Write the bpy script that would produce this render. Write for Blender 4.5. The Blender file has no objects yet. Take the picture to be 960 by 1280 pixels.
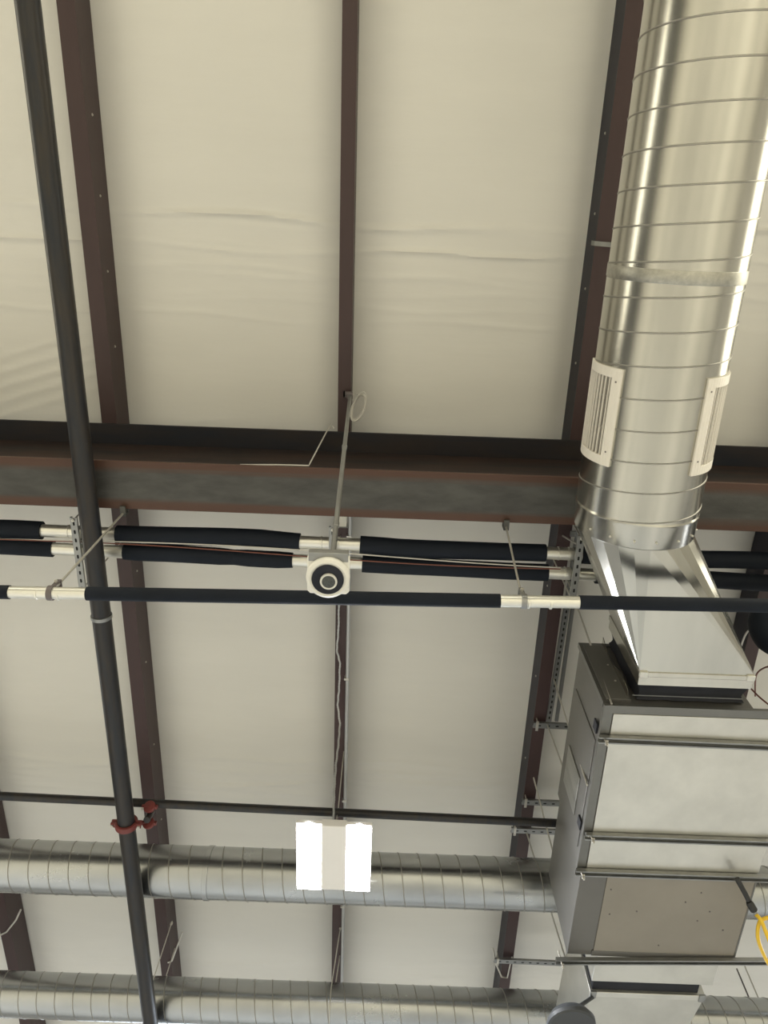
import bpy, math, random
from mathutils import Vector, Matrix, noise
random.seed(4)
S = bpy.context.scene
COL = S.collection
PI = math.pi
EYE = 1.6                                   # eye height above the floor; heights h below are above the eye

# ------------------------------------------------------------------ camera
F = 950.0
yv = Vector((395 - 480, -(3000 - 640), F)).normalized()      # hall direction seen by the camera (right, up, forward)
zv = Vector((14, 383, F)); zv = (zv - yv * zv.dot(yv)).normalized()
xv = -yv.cross(zv)
if xv.x < 0: xv = -xv
cam_d = bpy.data.cameras.new('camera'); cam = bpy.data.objects.new('camera', cam_d); COL.objects.link(cam)
right = Vector((xv.x, yv.x, zv.x)); up = Vector((xv.y, yv.y, zv.y)); fwd = Vector((xv.z, yv.z, zv.z))
M = Matrix((( right.x, up.x, -fwd.x), (right.y, up.y, -fwd.y), (right.z, up.z, -fwd.z))).to_4x4()
M.translation = Vector((0, 0, EYE))
cam.matrix_world = M
cam_d.sensor_fit = 'VERTICAL'; cam_d.sensor_height = 24.0; cam_d.lens = 24.0 * F / 1280.0
cam_d.clip_start = 0.05; cam_d.clip_end = 200
S.camera = cam

def at(px, py, h):                           # a pixel of the photograph as a point at height h above the eye
    v = Vector(((px - 480) / F, -(py - 640) / F, 1.0))
    w = Vector((v.dot(xv), v.dot(yv), v.dot(zv)))
    return Vector((w.x / w.z * h, w.y / w.z * h, EYE + h))
def V(x, y, h): return Vector((x, y, EYE + h))

# ------------------------------------------------------------------ world, lights, exposure
W = bpy.data.worlds.new('world'); S.world = W; W.use_nodes = True
W.node_tree.nodes['Background'].inputs[0].default_value = (0.85, 0.9, 1, 1)
W.node_tree.nodes['Background'].inputs[1].default_value = 0.3
S.view_settings.view_transform = 'Standard'; S.view_settings.look = 'None'
S.view_settings.gamma = 1; S.view_settings.use_curve_mapping = False
S.view_settings.exposure = 0.0
S.cycles.max_bounces = 8; S.cycles.diffuse_bounces = 5; S.cycles.glossy_bounces = 5
S.cycles.sample_clamp_indirect = 6; S.cycles.use_denoising = True
def area(name, loc, sx, sy, power, col):
    d = bpy.data.lights.new(name, 'AREA'); d.shape = 'RECTANGLE'; d.size = sx; d.size_y = sy
    d.energy = power; d.color = col
    o = bpy.data.objects.new(name, d); COL.objects.link(o); o.location = loc
    return o
WARM = (1, 0.945, 0.755); NEUT = (0.91, 0.945, 1); COOL = (0.78, 0.88, 1)
for i, (x, y, p, c) in enumerate([(-8, -7, 1, WARM), (0, -7, 1.3, WARM), (8, -7, 1, WARM), (-7.5, 0.5, 1.15, WARM),
                                  (6.5, -1, 0.9, WARM), (-7.5, 8, 1, NEUT), (0, 11, 1.0, COOL), (7.5, 8, 1.0, NEUT)]):
    area('hall_light', V(x, y, 4.85), 6.0, 6.0, 640 * p, c)

# ------------------------------------------------------------------ materials
def mat(name, col, rough=0.6, metal=0.0, noise_s=None, noise_amt=0.0, bump=0.0, bump_s=30, stretch=(1, 1, 1), col2=None, spec=0.5, emit=0, rvar=0.0, coat=0.0):
    m = bpy.data.materials.new(name); m.use_nodes = True
    nt = m.node_tree; b = nt.nodes['Principled BSDF']
    b.inputs['Base Color'].default_value = (*col, 1); b.inputs['Roughness'].default_value = rough
    b.inputs['Metallic'].default_value = metal; b.inputs['Specular IOR Level'].default_value = spec
    if emit:
        b.inputs['Emission Color'].default_value = (*col, 1); b.inputs['Emission Strength'].default_value = emit
    if noise_s or bump:
        tc = nt.nodes.new('ShaderNodeTexCoord'); mp = nt.nodes.new('ShaderNodeMapping')
        mp.inputs['Scale'].default_value = stretch
        nt.links.new(tc.outputs['Object'], mp.inputs['Vector'])
    if noise_s:
        n = nt.nodes.new('ShaderNodeTexNoise'); n.inputs['Scale'].default_value = noise_s; n.inputs['Detail'].default_value = 6
        n.inputs['Roughness'].default_value = 0.6
        nt.links.new(mp.outputs[0], n.inputs['Vector'])
        r = nt.nodes.new('ShaderNodeValToRGB'); c2 = col2 or tuple(max(0, c * (1 - noise_amt)) for c in col)
        r.color_ramp.elements[0].position = 0.35; r.color_ramp.elements[1].position = 0.65
        r.color_ramp.elements[0].color = (*c2, 1); r.color_ramp.elements[1].color = (*col, 1)
        nt.links.new(n.outputs['Fac'], r.inputs['Fac']); nt.links.new(r.outputs[0], b.inputs['Base Color'])
        if rvar:
            mr = nt.nodes.new('ShaderNodeMapRange'); mr.inputs[3].default_value = rough - rvar; mr.inputs[4].default_value = rough + rvar
            nt.links.new(n.outputs['Fac'], mr.inputs[0]); nt.links.new(mr.outputs[0], b.inputs['Roughness'])
    if bump:
        n2 = nt.nodes.new('ShaderNodeTexNoise'); n2.inputs['Scale'].default_value = bump_s; n2.inputs['Detail'].default_value = 3
        nt.links.new(mp.outputs[0], n2.inputs['Vector'])
        bp = nt.nodes.new('ShaderNodeBump'); bp.inputs['Strength'].default_value = bump; bp.inputs['Distance'].default_value = 0.02
        nt.links.new(n2.outputs['Fac'], bp.inputs['Height']); nt.links.new(bp.outputs[0], b.inputs['Normal'])
    return m

MT = dict(
    liner=mat('white_vinyl_liner', (0.80, 0.785, 0.74), 0.42, 0, 1.2, 0.05, 0.10, 9, (0.35, 1.6, 1), spec=0.4),
    concrete=mat('polished_concrete', (0.56, 0.54, 0.49), 0.5, 0, 0.42, 0.5, 0.05, 8, (1, .10, 1)),
    wallm=mat('painted_wall', (0.62, 0.60, 0.56), 0.8, 0, 0.4, 0.1),
    walldark=mat('dark_panel_wall', (0.10, 0.10, 0.10), 0.7, 0, 0.4, 0.3),
    oxide=mat('red_oxide_paint', (0.058, 0.031, 0.031), 0.5, 0, 5, 0.2, 0.02, 30, (1, 0.2, 1)),
    darkweb=mat('blue_black_web', (0.022, 0.020, 0.032), 0.5, 0, 5, 0.2, 0.02, 30, (1, 0.2, 1), spec=0.3),  # darker web tone, used on the right purlins only
    dull=mat('dull_joint_tape', (0.50, 0.49, 0.44), 0.42, 0.9, 40, 0.22),
    mill=mat('mill_scale_steel', (0.085, 0.085, 0.078), 0.52, 0.15, 3.2, 0, 0.10, 50, (1, 3, 1), col2=(0.05, 0.048, 0.045), rvar=0.08),
    rust=mat('rusty_steel', (0.050, 0.028, 0.022), 0.7, 0.05, 2.0, 0, 0.10, 40, (.6, 2.5, 4), col2=(0.022, 0.019, 0.021)),
    bluesteel=mat('blue_black_steel', (0.030, 0.022, 0.020), 0.55, 0.1, 2.0, 0, 0.05, 40, (.5, 3, 3), col2=(0.012, 0.016, 0.026)),
    bpipe=mat('black_steel_pipe', (0.013, 0.016, 0.022), 0.42, 0.1, 6, 0, 0.05, 40, (3, 0.5, 3), col2=(0.030, 0.024, 0.019), rvar=0.08),
    foam=mat('black_foam_insulation', (0.010, 0.014, 0.023), 0.7, 0, 4, 0.3, 0.15, 12, (0.6, 1, 1), spec=0.22),
    galv=mat('galvanized_sheet', (0.56, 0.55, 0.50), 0.23, 1.0, 3.5, 0.10, 0.012, 3, (2.0, .4, 2.0), rvar=0.05),
    galvfar=mat('galvanized_spiral', (0.47, 0.485, 0.49), 0.25, 1.0, 3.0, 0.16, 0.02, 4, (1.0, 1.5, 1.5), rvar=0.08),
    seam=mat('lockseam_metal', (0.36, 0.35, 0.32), 0.45, 1.0),
    galvflat=mat('galvanized_flat_sheet', (0.68, 0.67, 0.62), 0.36, 0.85, 3.0, 0.15, 0.04, 4, rvar=0.05),
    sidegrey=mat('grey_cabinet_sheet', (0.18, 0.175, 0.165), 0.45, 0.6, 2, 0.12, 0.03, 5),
    reflgrey=mat('pale_grey_painted_reflection', (0.36, 0.36, 0.34), 0.35, 0.8, 2, 0.35, 0.1, 4, (1, 6, 1)),  # lighter streaked grey, a reflection on the cabinet side put into the colour
    framegrey=mat('grey_frame_metal', (0.20, 0.20, 0.19), 0.40, 0.8, 4, 0.12),
    taupe=mat('taupe_panel', (0.30, 0.275, 0.235), 0.5, 0.4, 2, 0.10, 0.02, 5),
    shield=mat('silver_pipe_shield', (0.85, 0.84, 0.78), 0.33, 0.85, 6, 0.08, 0.05, 14),
    zinc=mat('zinc_strut', (0.34, 0.345, 0.34), 0.4, 0.9, 8, 0.15),
    rod=mat('threaded_rod_zinc', (0.62, 0.60, 0.55), 0.4, 0.7),
    hole=mat('slot_shadow_black', (0.01, 0.01, 0.012), 0.9),
    canvas=mat('black_flexible_canvas', (0.014, 0.016, 0.024), 0.75, 0, 5, 0.3, 0.2, 9),
    redc=mat('red_grooved_coupling', (0.19, 0.04, 0.036), 0.45, 0, 10, 0.25),
    whitep=mat('white_plastic', (0.80, 0.79, 0.74), 0.45, 0, 5, 0.03),
    lens=mat('dark_glossy_lens', (0.008, 0.010, 0.018), 0.14, 0, spec=0.35),
    mesh=mat('grey_speaker_mesh', (0.10, 0.11, 0.11), 0.6, 0.2, 160, 0.5),
    grille=mat('white_enamel_grille', (0.83, 0.79, 0.72), 0.45),
    grback=mat('grille_gap_shade', (0.20, 0.185, 0.16), 0.7),  # dark backing colour carries the shade between the louvre blades
    emit=mat('led_emitter', (1, 0.99, 0.97), 0.5, emit=30),
    emt=mat('bright_conduit_zinc', (0.50, 0.51, 0.52), 0.45, 0.4),
    lampb=mat('light_grey_lamp_body', (0.86, 0.84, 0.83), 0.5, 0.1),
    cable=mat('white_cable', (0.62, 0.60, 0.56), 0.5),
    greyc=mat('grey_clamp', (0.17, 0.15, 0.15), 0.5, 0.5),
    copper=mat('copper_red_wire', (0.19, 0.07, 0.05), 0.5, 0.2),
    yellow=mat('yellow_hose', (0.85, 0.55, 0.03), 0.4),
    blackr=mat('black_rubber', (0.02, 0.02, 0.02), 0.45),
    dome=mat('dark_grey_housing', (0.055, 0.06, 0.068), 0.55),
)

# ------------------------------------------------------------------ mesh builder
WORLD = {}                                   # world position of each placed object
def tag(o, label=None, cat=None, group=None, kind=None):
    if label: o['label'] = label
    if cat: o['category'] = cat
    if group: o['group'] = group
    if kind: o['kind'] = kind
    return o
def thing(name, loc, label, cat, group=None):
    o = bpy.data.objects.new(name, None); COL.objects.link(o); o.location = loc; o.empty_display_size = 0.1
    WORLD[o] = Vector(loc)
    return tag(o, label, cat, group)
class MB:
    def __init__(s): s.v = []; s.f = []
    def add(s, vs, fs):
        n = len(s.v); s.v += [Vector(a) for a in vs]; s.f += [tuple(i + n for i in f) for f in fs]; return s
    def box(s, a, b, rot=None):              # corner to corner; rot = Matrix about the centre
        a = Vector(a); b = Vector(b); c = (a + b) / 2; d = (b - a) / 2
        vs = []
        for sx in (-1, 1):
            for sy in (-1, 1):
                for sz in (-1, 1):
                    p = Vector((sx * d.x, sy * d.y, sz * d.z))
                    if rot: p = rot @ p
                    vs.append(c + p)
        return s.add(vs, [(0, 1, 3, 2), (4, 6, 7, 5), (0, 4, 5, 1), (2, 3, 7, 6), (0, 2, 6, 4), (1, 5, 7, 3)])
    def tube(s, pts, r, n=16, caps=True, r_in=None):
        pts = [Vector(p) for p in pts]; rs = r if isinstance(r, (list, tuple)) else [r] * len(pts)
        rings = []; u = None
        for i, p in enumerate(pts):
            t = (pts[min(i + 1, len(pts) - 1)] - pts[max(i - 1, 0)]).normalized()
            if u is None:
                u = Vector((0, 0, 1)) if abs(t.z) < 0.9 else Vector((1, 0, 0))
            u = (u - t * u.dot(t)).normalized(); w = t.cross(u)
            rings.append([p + (u * math.cos(2 * PI * k / n) + w * math.sin(2 * PI * k / n)) * rs[i] for k in range(n)])
        vs = [q for ring in rings for q in ring]; fs = []
        for i in range(len(pts) - 1):
            for k in range(n):
                k2 = (k + 1) % n
                fs.append((i * n + k, i * n + k2, (i + 1) * n + k2, (i + 1) * n + k))
        if caps:
            fs.append(tuple(range(n))[::-1]); fs.append(tuple((len(pts) - 1) * n + k for k in range(n)))
        return s.add(vs, fs)
    def lathe(s, c, axis, prof, n=40):       # prof: (radius, distance along the axis)
        c = Vector(c); t = Vector(axis).normalized(); u = Vector((0, 1, 0)) if abs(t.y) < 0.9 else Vector((1, 0, 0))
        u = (u - t * u.dot(t)).normalized(); w = t.cross(u); vs = []; fs = []
        for r, z in prof:
            for k in range(n):
                a = 2 * PI * k / n; vs.append(c + t * z + (u * math.cos(a) + w * math.sin(a)) * r)
        m = len(prof)
        for i in range(m - 1):
            for k in range(n):
                k2 = (k + 1) % n; fs.append((i * n + k, i * n + k2, (i + 1) * n + k2, (i + 1) * n + k))
        fs.append(tuple(range(n))[::-1]); fs.append(tuple((m - 1) * n + k for k in range(n)))
        return s.add(vs, fs)
    def prism(s, poly, axis, a, b):          # poly: 2-D points; axis 'y': (x, z) swept over y; axis 'x': (y, z) swept over x; 'z': (x, y)
        f = {'y': lambda p, t: (p[0], t, p[1]), 'x': lambda p, t: (t, p[0], p[1]), 'z': lambda p, t: (p[0], p[1], t)}[axis]
        n = len(poly); vs = [f(p, a) for p in poly] + [f(p, b) for p in poly]
        fs = [tuple(range(n))[::-1], tuple(range(n, 2 * n))] + [(i, (i + 1) % n, (i + 1) % n + n, i + n) for i in range(n)]
        return s.add(vs, fs)
    def build(s, name, m, parent=None, smooth=True, bevel=0, centre=None, extra=None):
        n0 = len(s.f)
        if extra: s.add(extra[0].v, extra[0].f)
        me = bpy.data.meshes.new(name)
        lo = Vector((min(v.x for v in s.v), min(v.y for v in s.v), min(v.z for v in s.v)))
        hi = Vector((max(v.x for v in s.v), max(v.y for v in s.v), max(v.z for v in s.v)))
        c = centre or (lo + hi) / 2
        me.from_pydata([v - c for v in s.v], [], s.f); me.update()
        import bmesh
        b = bmesh.new(); b.from_mesh(me); bmesh.ops.recalc_face_normals(b, faces=b.faces); b.to_mesh(me); b.free()
        me.materials.append(MT[m])
        if extra:
            me.materials.append(MT[extra[1]])
            for p in me.polygons[n0:]: p.material_index = 1
        if smooth:
            for p in me.polygons: p.use_smooth = True
            me.set_sharp_from_angle(angle=math.radians(38))
        o = bpy.data.objects.new(name, me); COL.objects.link(o); WORLD[o] = c
        if parent:
            o.parent = parent; o.location = c - WORLD[parent]
        else: o.location = c
        if bevel:
            md = o.modifiers.new('bevel', 'BEVEL'); md.width = bevel; md.segments = 2; md.limit_method = 'ANGLE'
        return o
def copy_tree(root, loc, label=None, group=None):
    r = root.copy(); COL.objects.link(r); r.location = loc
    if label: r['label'] = label
    if group: r['group'] = group
    for ch in root.children:
        c = ch.copy(); COL.objects.link(c); c.parent = r
        for g in ch.children:
            d = g.copy(); COL.objects.link(d); d.parent = c
    return r

# ------------------------------------------------------------------ the room
fl = MB().box((-16, -14, -0.2), (16, 18, 0)).build('floor', 'concrete', smooth=False); tag(fl, kind='structure')
TOP = EYE + 5.6
for n, a, b in (('wall_left', (-16.2, -14, 0), (-16, 18, TOP)), ('wall_right', (16, -14, 0), (16.2, 18, TOP)),
                ('wall_back', (-16, -14.2, 0), (16, -14, TOP)), ('wall_front', (-16, 18, 0), (16, 18.2, TOP))):
    tag(MB().box(a, b).build(n, {'wall_left': 'walldark', 'wall_back': 'walldark'}.get(n, 'wallm'), smooth=False), kind='structure')

PUR = [(-3.295, -1), (-1.845, -1), (-0.258, -1), (1.252, 1), (2.78, 1)]     # web x and the side its bottom flange points to
WEBS = [-6.2, -4.7, -3.265, -1.83, -0.29, 1.262, 2.78, 4.3, 5.8]
def fold(y, x, y0, amp, w, ph, bow):         # one drawn crease of the liner
    yy = y0 + bow * math.sin(x * 1.1 + ph) + 0.02 * math.sin(x * 3.7 + ph * 2)
    a = amp * 1.7 * (0.35 + 0.65 * (0.5 + 0.5 * math.sin(x * 1.9 + ph * 3)))
    return a * math.exp(-((y - yy) / w) ** 2)
CREASES = []
for i in range(9): CREASES.append((0.10 + 0.075 * i + random.uniform(-.02, .02), random.uniform(0.002, 0.005), random.uniform(.010, .02), random.uniform(0, 6), 0.02))
CREASES.append((0.10, 0.012, 0.018, 1.0, 0.03)); CREASES.append((0.27, 0.010, 0.014, 2.3, 0.03))
for i in range(8): CREASES.append((4.45 + 0.085 * i + random.uniform(-.03, .03), random.uniform(0.003, 0.009), random.uniform(.012, .022), random.uniform(0, 6), 0.04))
for i in range(5): CREASES.append((6.9 + 0.11 * i, random.uniform(0.003, 0.007), .02, random.uniform(0, 6), 0.05))
def ceil_h(x, y):
    for a, b in zip(WEBS[:-1], WEBS[1:]):
        if a <= x <= b:
            u = (x - a) / (b - a); sag = 0.028 * (1 - abs(2 * u - 1) ** 3); k = math.sin(PI * u) ** 0.4 if 0 < u < 1 else 0; break
    else: sag, k = 0, 1
    d = 0
    for c in CREASES:
        if abs(y - c[0]) < 0.3: d += fold(y, x, *c)
    if x < -1.83 and 0.5 < y < 1.5:          # slanting creases left of the sprinkler main
        for i in range(5):
            d += 0.008 * math.exp(-((y - (1.0 + i * 0.10) + (x + 2.5) * 0.33) / 0.018) ** 2) * min(1, max(0, (y - 0.5) * 3))
    return 5.27 - sag - d * k + 0.006 * noise.noise(Vector((x * 1.1, y * 0.7, 0)))
xs = [-16] + [-5.2 + i * 0.04 for i in range(int(10.4 / 0.04) + 1)] + [16]
ys = [-14] + [-2.4 + i * 0.016 for i in range(int(5.0 / 0.016) + 1)] + [2.65 + i * 0.02 for i in range(int(6.0 / 0.02) + 1)] + [18]
cb = MB(); nx = len(xs)
cb.v = [Vector((x, y, EYE + (ceil_h(x, y) if abs(x) < 6 and -3 < y < 9.2 else 5.27))) for y in ys for x in xs]
cb.f = [(j * nx + i, j * nx + i + 1, (j + 1) * nx + i + 1, (j + 1) * nx + i) for j in range(len(ys) - 1) for i in range(nx - 1)]
ce = cb.build('ceiling', 'liner'); tag(ce, kind='structure')
for p in ce.data.polygons: p.use_smooth = True
tag(MB().box((-16, -14, EYE + 5.45), (16, 18, EYE + 5.6)).build('ceiling', 'wallm', smooth=False), kind='structure')

# purlins
PL = ['dark red roof purlin crossing the far lower left corner of the photo',
      'wide dark red roof purlin just right of the black sprinkler main',
      'thin dark red roof purlin above the lit lamp and the round sensor',
      'dark red roof purlin with blue-black web running beside the big round duct',
      'dark roof purlin showing right of the duct transition']
for i, (x, s) in enumerate(PUR):
    t = thing('roof_purlin', V(x, 3, 5.0), PL[i], 'purlin', 'red roof purlins')
    w = (0.095, 0.095, 0.078, 0.090, 0.095)[i]
    a, b = -6, 14
    for (nm, pts) in (('web', [(x, EYE + 5.0), (x - s * 0.006, EYE + 5.0), (x - s * 0.006, EYE + 5.245), (x, EYE + 5.245)]),
                      ('bottom_flange', [(x - s * 0.008, EYE + 4.994), (x + s * w, EYE + 4.994), (x + s * w, EYE + 5.02), (x + s * (w - .006), EYE + 5.02), (x + s * (w - .006), EYE + 5.0), (x - s * 0.008, EYE + 5.0)]),
                      ('top_flange', [(x, EYE + 5.245), (x + s * w * .6, EYE + 5.245), (x + s * w * .6, EYE + 5.239), (x, EYE + 5.239)])):
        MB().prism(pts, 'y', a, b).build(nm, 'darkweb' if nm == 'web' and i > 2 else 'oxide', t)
    for y in (-0.45, 0.0, 0.45, 0.93, 2.6, 3.4, 4.2, 5.0):
        if i in (1, 3): MB().lathe(V(x - s * 0.006, y, 5.10), (-s, 0, 0), [(0.008, 0), (0.008, .004), (0.004, .007)], 8).build('screw', 'rod', t)

# the deep rafter beam
m_ = MT['flange'] = MT['mill'].copy(); m_.name = 'mill_scale_with_rusty_edges'; nt = m_.node_tree; b_ = nt.nodes['Principled BSDF']
tc = nt.nodes.new('ShaderNodeTexCoord'); sp = nt.nodes.new('ShaderNodeSeparateXYZ'); nt.links.new(tc.outputs['Object'], sp.inputs[0])
nz = nt.nodes.new('ShaderNodeTexNoise'); nz.inputs['Scale'].default_value = 9; nz.inputs['Detail'].default_value = 8
ma = nt.nodes.new('ShaderNodeMath'); ma.operation = 'ABSOLUTE'; nt.links.new(sp.outputs['Y'], ma.inputs[0])
mb = nt.nodes.new('ShaderNodeMath'); mb.operation = 'MULTIPLY_ADD'; mb.inputs[1].default_value = .075; nt.links.new(nz.outputs['Fac'], mb.inputs[0]); nt.links.new(ma.outputs[0], mb.inputs[2])
cr = nt.nodes.new('ShaderNodeValToRGB'); cr.color_ramp.elements[0].position = .115; cr.color_ramp.elements[0].color = (0, 0, 0, 1); cr.color_ramp.elements[1].position = .155; cr.color_ramp.elements[1].color = (1, 1, 1, 1)
nt.links.new(mb.outputs[0], cr.inputs[0]); mx = nt.nodes.new('ShaderNodeMix'); mx.data_type = 'RGBA'
src = b_.inputs['Base Color'].links[0].from_socket; nt.links.new(cr.outputs[0], mx.inputs['Factor']); nt.links.new(src, mx.inputs['A']); mx.inputs['B'].default_value = (.085, .042, .028, 1)
nt.links.new(mx.outputs['Result'], b_.inputs['Base Color'])
t = thing('steel_beam', V(0, 1.58, 4.2), 'massive rusty steel roof beam crossing the whole view above the pipes', 'beam')
MB().box(V(-9, 1.43, 4.2), V(9, 1.73, 4.222)).build('bottom_flange', 'flange', t, bevel=0.003)
MB().box(V(-9, 1.57, 4.222), V(9, 1.59, 4.975)).build('web', 'rust', t)
MB().box(V(-9, 1.43, 4.975), V(9, 1.73, 4.994)).build('top_flange', 'bluesteel', t, bevel=0.003)

# ------------------------------------------------------------------ sprinkler main (black steel) with red couplings
HX, HH, HR = -1.725, 4.10, 0.058
t = thing('sprinkler_main', V(HX, 3, HH), 'long black steel sprinkler main running down the left of the photo', 'pipe')
MB().tube([V(HX, y, HH) for y in (-4, 1, 4.0)], HR, 28).build('pipe_run', 'bpipe', t)
MB().tube([V(HX, y, HH) for y in (4.0, 5, 12)], HR, 28).build('pipe_run', 'bpipe', t)
sr = MB().lathe(V(HX, 2.40, HH), (0, 1, 0), [(HR + .001, 0), (HR + .006, .002), (HR + .006, .024), (HR + .001, .026)], 28).build('pipe_ring', 'zinc', t); sr['label'] = 'pale grey ring on the black pipe'
CY = at(165, 1030, HH).y
cp = MB()
for a0, a1 in ((0.12, PI - .12), (PI + .12, 2 * PI - .12)):
    prof = [(HR + .001, -.024), (HR + .020, -.020), (HR + .022, 0), (HR + .020, .020), (HR + .001, .024)]
    n = 14; vs = []; fs = []
    for k in range(n + 1):
        a = a0 + (a1 - a0) * k / n
        for r, y in prof: vs.append(V(HX + math.cos(a) * r, CY + y, HH + math.sin(a) * r))
    for k in range(n):
        for j in range(5): j2 = (j + 1) % 5; fs.append((k * 5 + j, k * 5 + j2, (k + 1) * 5 + j2, (k + 1) * 5 + j))
    fs += [tuple(range(5)), tuple(n * 5 + j for j in range(5))[::-1]]
    cp.add(vs, fs)
for s in (-1, 1):
    cp.box(V(HX + s * .062, CY - .018, HH - .022), V(HX + s * .105, CY + .018, HH - .004)); cp.box(V(HX + s * .062, CY - .018, HH + .004), V(HX + s * .105, CY + .018, HH + .022))
c = cp.build('grooved_coupling', 'redc', t, bevel=.003); c['label'] = 'red coupling around the black pipe'
for s in (-1, 1):
    b = MB().tube([V(HX + s * .092, CY, HH - .036), V(HX + s * .092, CY, HH + .036)], .006, 8)
    b.lathe(V(HX + s * .092, CY, HH - .034), (0, 0, 1), [(.011, 0), (.011, .011)], 6); b.build('bolt', 'rod', c)

# branch line teeing off the main
BH = 4.27
A0 = at(-40, 993, BH); A1 = at(715, 1030, BH); d = (A1 - A0).normalized()
t = thing('branch_pipe', at(330, 1010, BH), 'thin black steel branch pipe crossing just above the lit lamp', 'pipe')
MB().tube([A0 - d * 3, A1 + d * 2.5], 0.030, 20).build('pipe_run', 'bpipe', t)
yb = A0.y + (A1.y - A0.y) * ((HX - A0.x) / (A1.x - A0.x))
tx = HX + 0.135
tee = MB()
tee.tube([V(tx - .005, CY + 0.00, BH - .13), V(tx - .005, CY + .02, BH - .02), V(tx - .005, yb, BH)], .024, 14)
tee.build('riser_elbow', 'bpipe', t)
g = MB()
for dy, hh in ((-.045, BH - .05), (.055, BH - .10)):
    g.lathe(V(tx - .005, CY + dy, hh), (0.25, 1, 0.5), [(.026, -.014), (.042, -.012), (.044, 0), (.042, .012), (.026, .014)], 18)
    g.box(V(tx - .06, CY + dy - .012, hh - .012), V(tx + .052, CY + dy + .012, hh + .012))
c = g.build('grooved_coupling', 'redc', t, bevel=.002); c['label'] = 'small red coupling joining the branch to the main'
MB().lathe(V(tx - .05, CY - .045, BH - .075), (0, 0, 1), [(.009, 0), (.009, .012)], 6).build('bolt', 'rod', c)

# ------------------------------------------------------------------ insulated refrigerant pipes
def wob(x, k): return 0.008 * math.sin(x * 1.7 + k) + 0.005 * math.sin(x * 4.1 + 2 * k)
def insulated(name, label, ys, h, r, rs, gaps, grp, w=1.0, k=0.0, cuts=()):
    yf = lambda x: ys[0][1] + (ys[1][1] - ys[0][1]) * (x - ys[0][0]) / (ys[1][0] - ys[0][0])
    t = thing(name, V(0, yf(0), h), label, 'pipe', grp)
    e = [-6.0]
    for a, b in gaps: e += [a, b]
    e.append(6.0)
    for a, b in zip(e[0::2], e[1::2]):
        cc = [a] + [q for q in cuts if a < q < b] + [b]
        for a2, b2 in zip(cc[:-1], cc[1:]):
            n = max(2, int((b2 - a2) / 0.08)); m = MB(); pts = []; rr = []
            for i in range(n + 1):
                x = a2 + (b2 - a2) * i / n; ff = min(1, min(x - a, b - x) * 4) if w else 0
                pts.append(V(x, yf(x) + wob(x, k) * w * max(0, ff), h + wob(x, k + 2) * w * max(0, ff) * .6))
                rr.append(r * (1 + 0.03 * math.sin(x * 5 + k) * w))
            if len(cc) > 2: rr[0] *= .9; rr[-1] *= .9
            m.tube(pts, rr, 22).build('foam_insulation', 'foam', t)
    for a, b in gaps:
        m = MB().tube([V(a - .01, yf(a), h), V(b + .01, yf(b), h)], rs, 24)
        for q in (0.36, 0.64):
            m.lathe(V(a + (b - a) * q, yf(a), h), (1, 0, 0), [(rs, -.006), (rs + .003, -.004), (rs + .003, .004), (rs, .006)], 24)
        m.build('pipe_shield', 'shield', t)
    return t, yf
k = 4.30 / 4.17
TA, YA = insulated('insulated_pipe', 'upper black foam insulated pipe nearest the rusty beam', ((-2.3 * k, 1.875 * k), (2.03 * k, 1.915 * k)), 4.30, 0.056, 0.040,
                   [(-2.051 * k, -1.60 * k), (-.50 * k, -.138 * k), (.98 * k, 1.20 * k)], 'black insulated pipes below the beam', 1, 0.5)
TB, YB = insulated('insulated_pipe', 'second black foam insulated pipe, just below the one nearest the beam', ((-2.3 * k, 1.985 * k + .006), (2.06 * k, 2.045 * k + .006)), 4.30, 0.054, 0.040,
                   [(-2.0 * k, -1.57 * k), (-.544 * k, -.122 * k), (1.007 * k, 1.299 * k)], 'black insulated pipes below the beam', 0.5, 1.7, (-0.93,))
TC, YC = insulated('insulated_pipe', 'straight lowest insulated pipe running behind the round sensor', ((-1.848, 1.798), (1.862, 1.721)), 3.25, 0.034, 0.030,
                   [(-1.80, -1.425), (0.575, 0.955)], 'black insulated pipes below the beam', 0)

# thin control wires lying under the two upper pipes
for n, (dy, dh, lb) in enumerate([(0.0, 0, 'thin pale wire strung along the gap between the two upper pipes'), (0.014, -.012, 'thin copper-red wire strung beside the pale wire between the upper pipes')]):
    m = MB(); y0 = 1.995
    pts = [V(x, (YA(x) + YB(x)) / 2 - .02 + dy + 0.018 * math.sin(x * 1.3 + n), 4.243 + dh - .012 * math.sin(x * 2 + n)) for x in [-2.9 + i * .1 for i in range(41)]]
    tag(m.tube(pts, .004, 8).build('control_wire', 'cable' if n == 0 else 'copper'), lb, 'wire', 'wires on the upper pipes')

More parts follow.
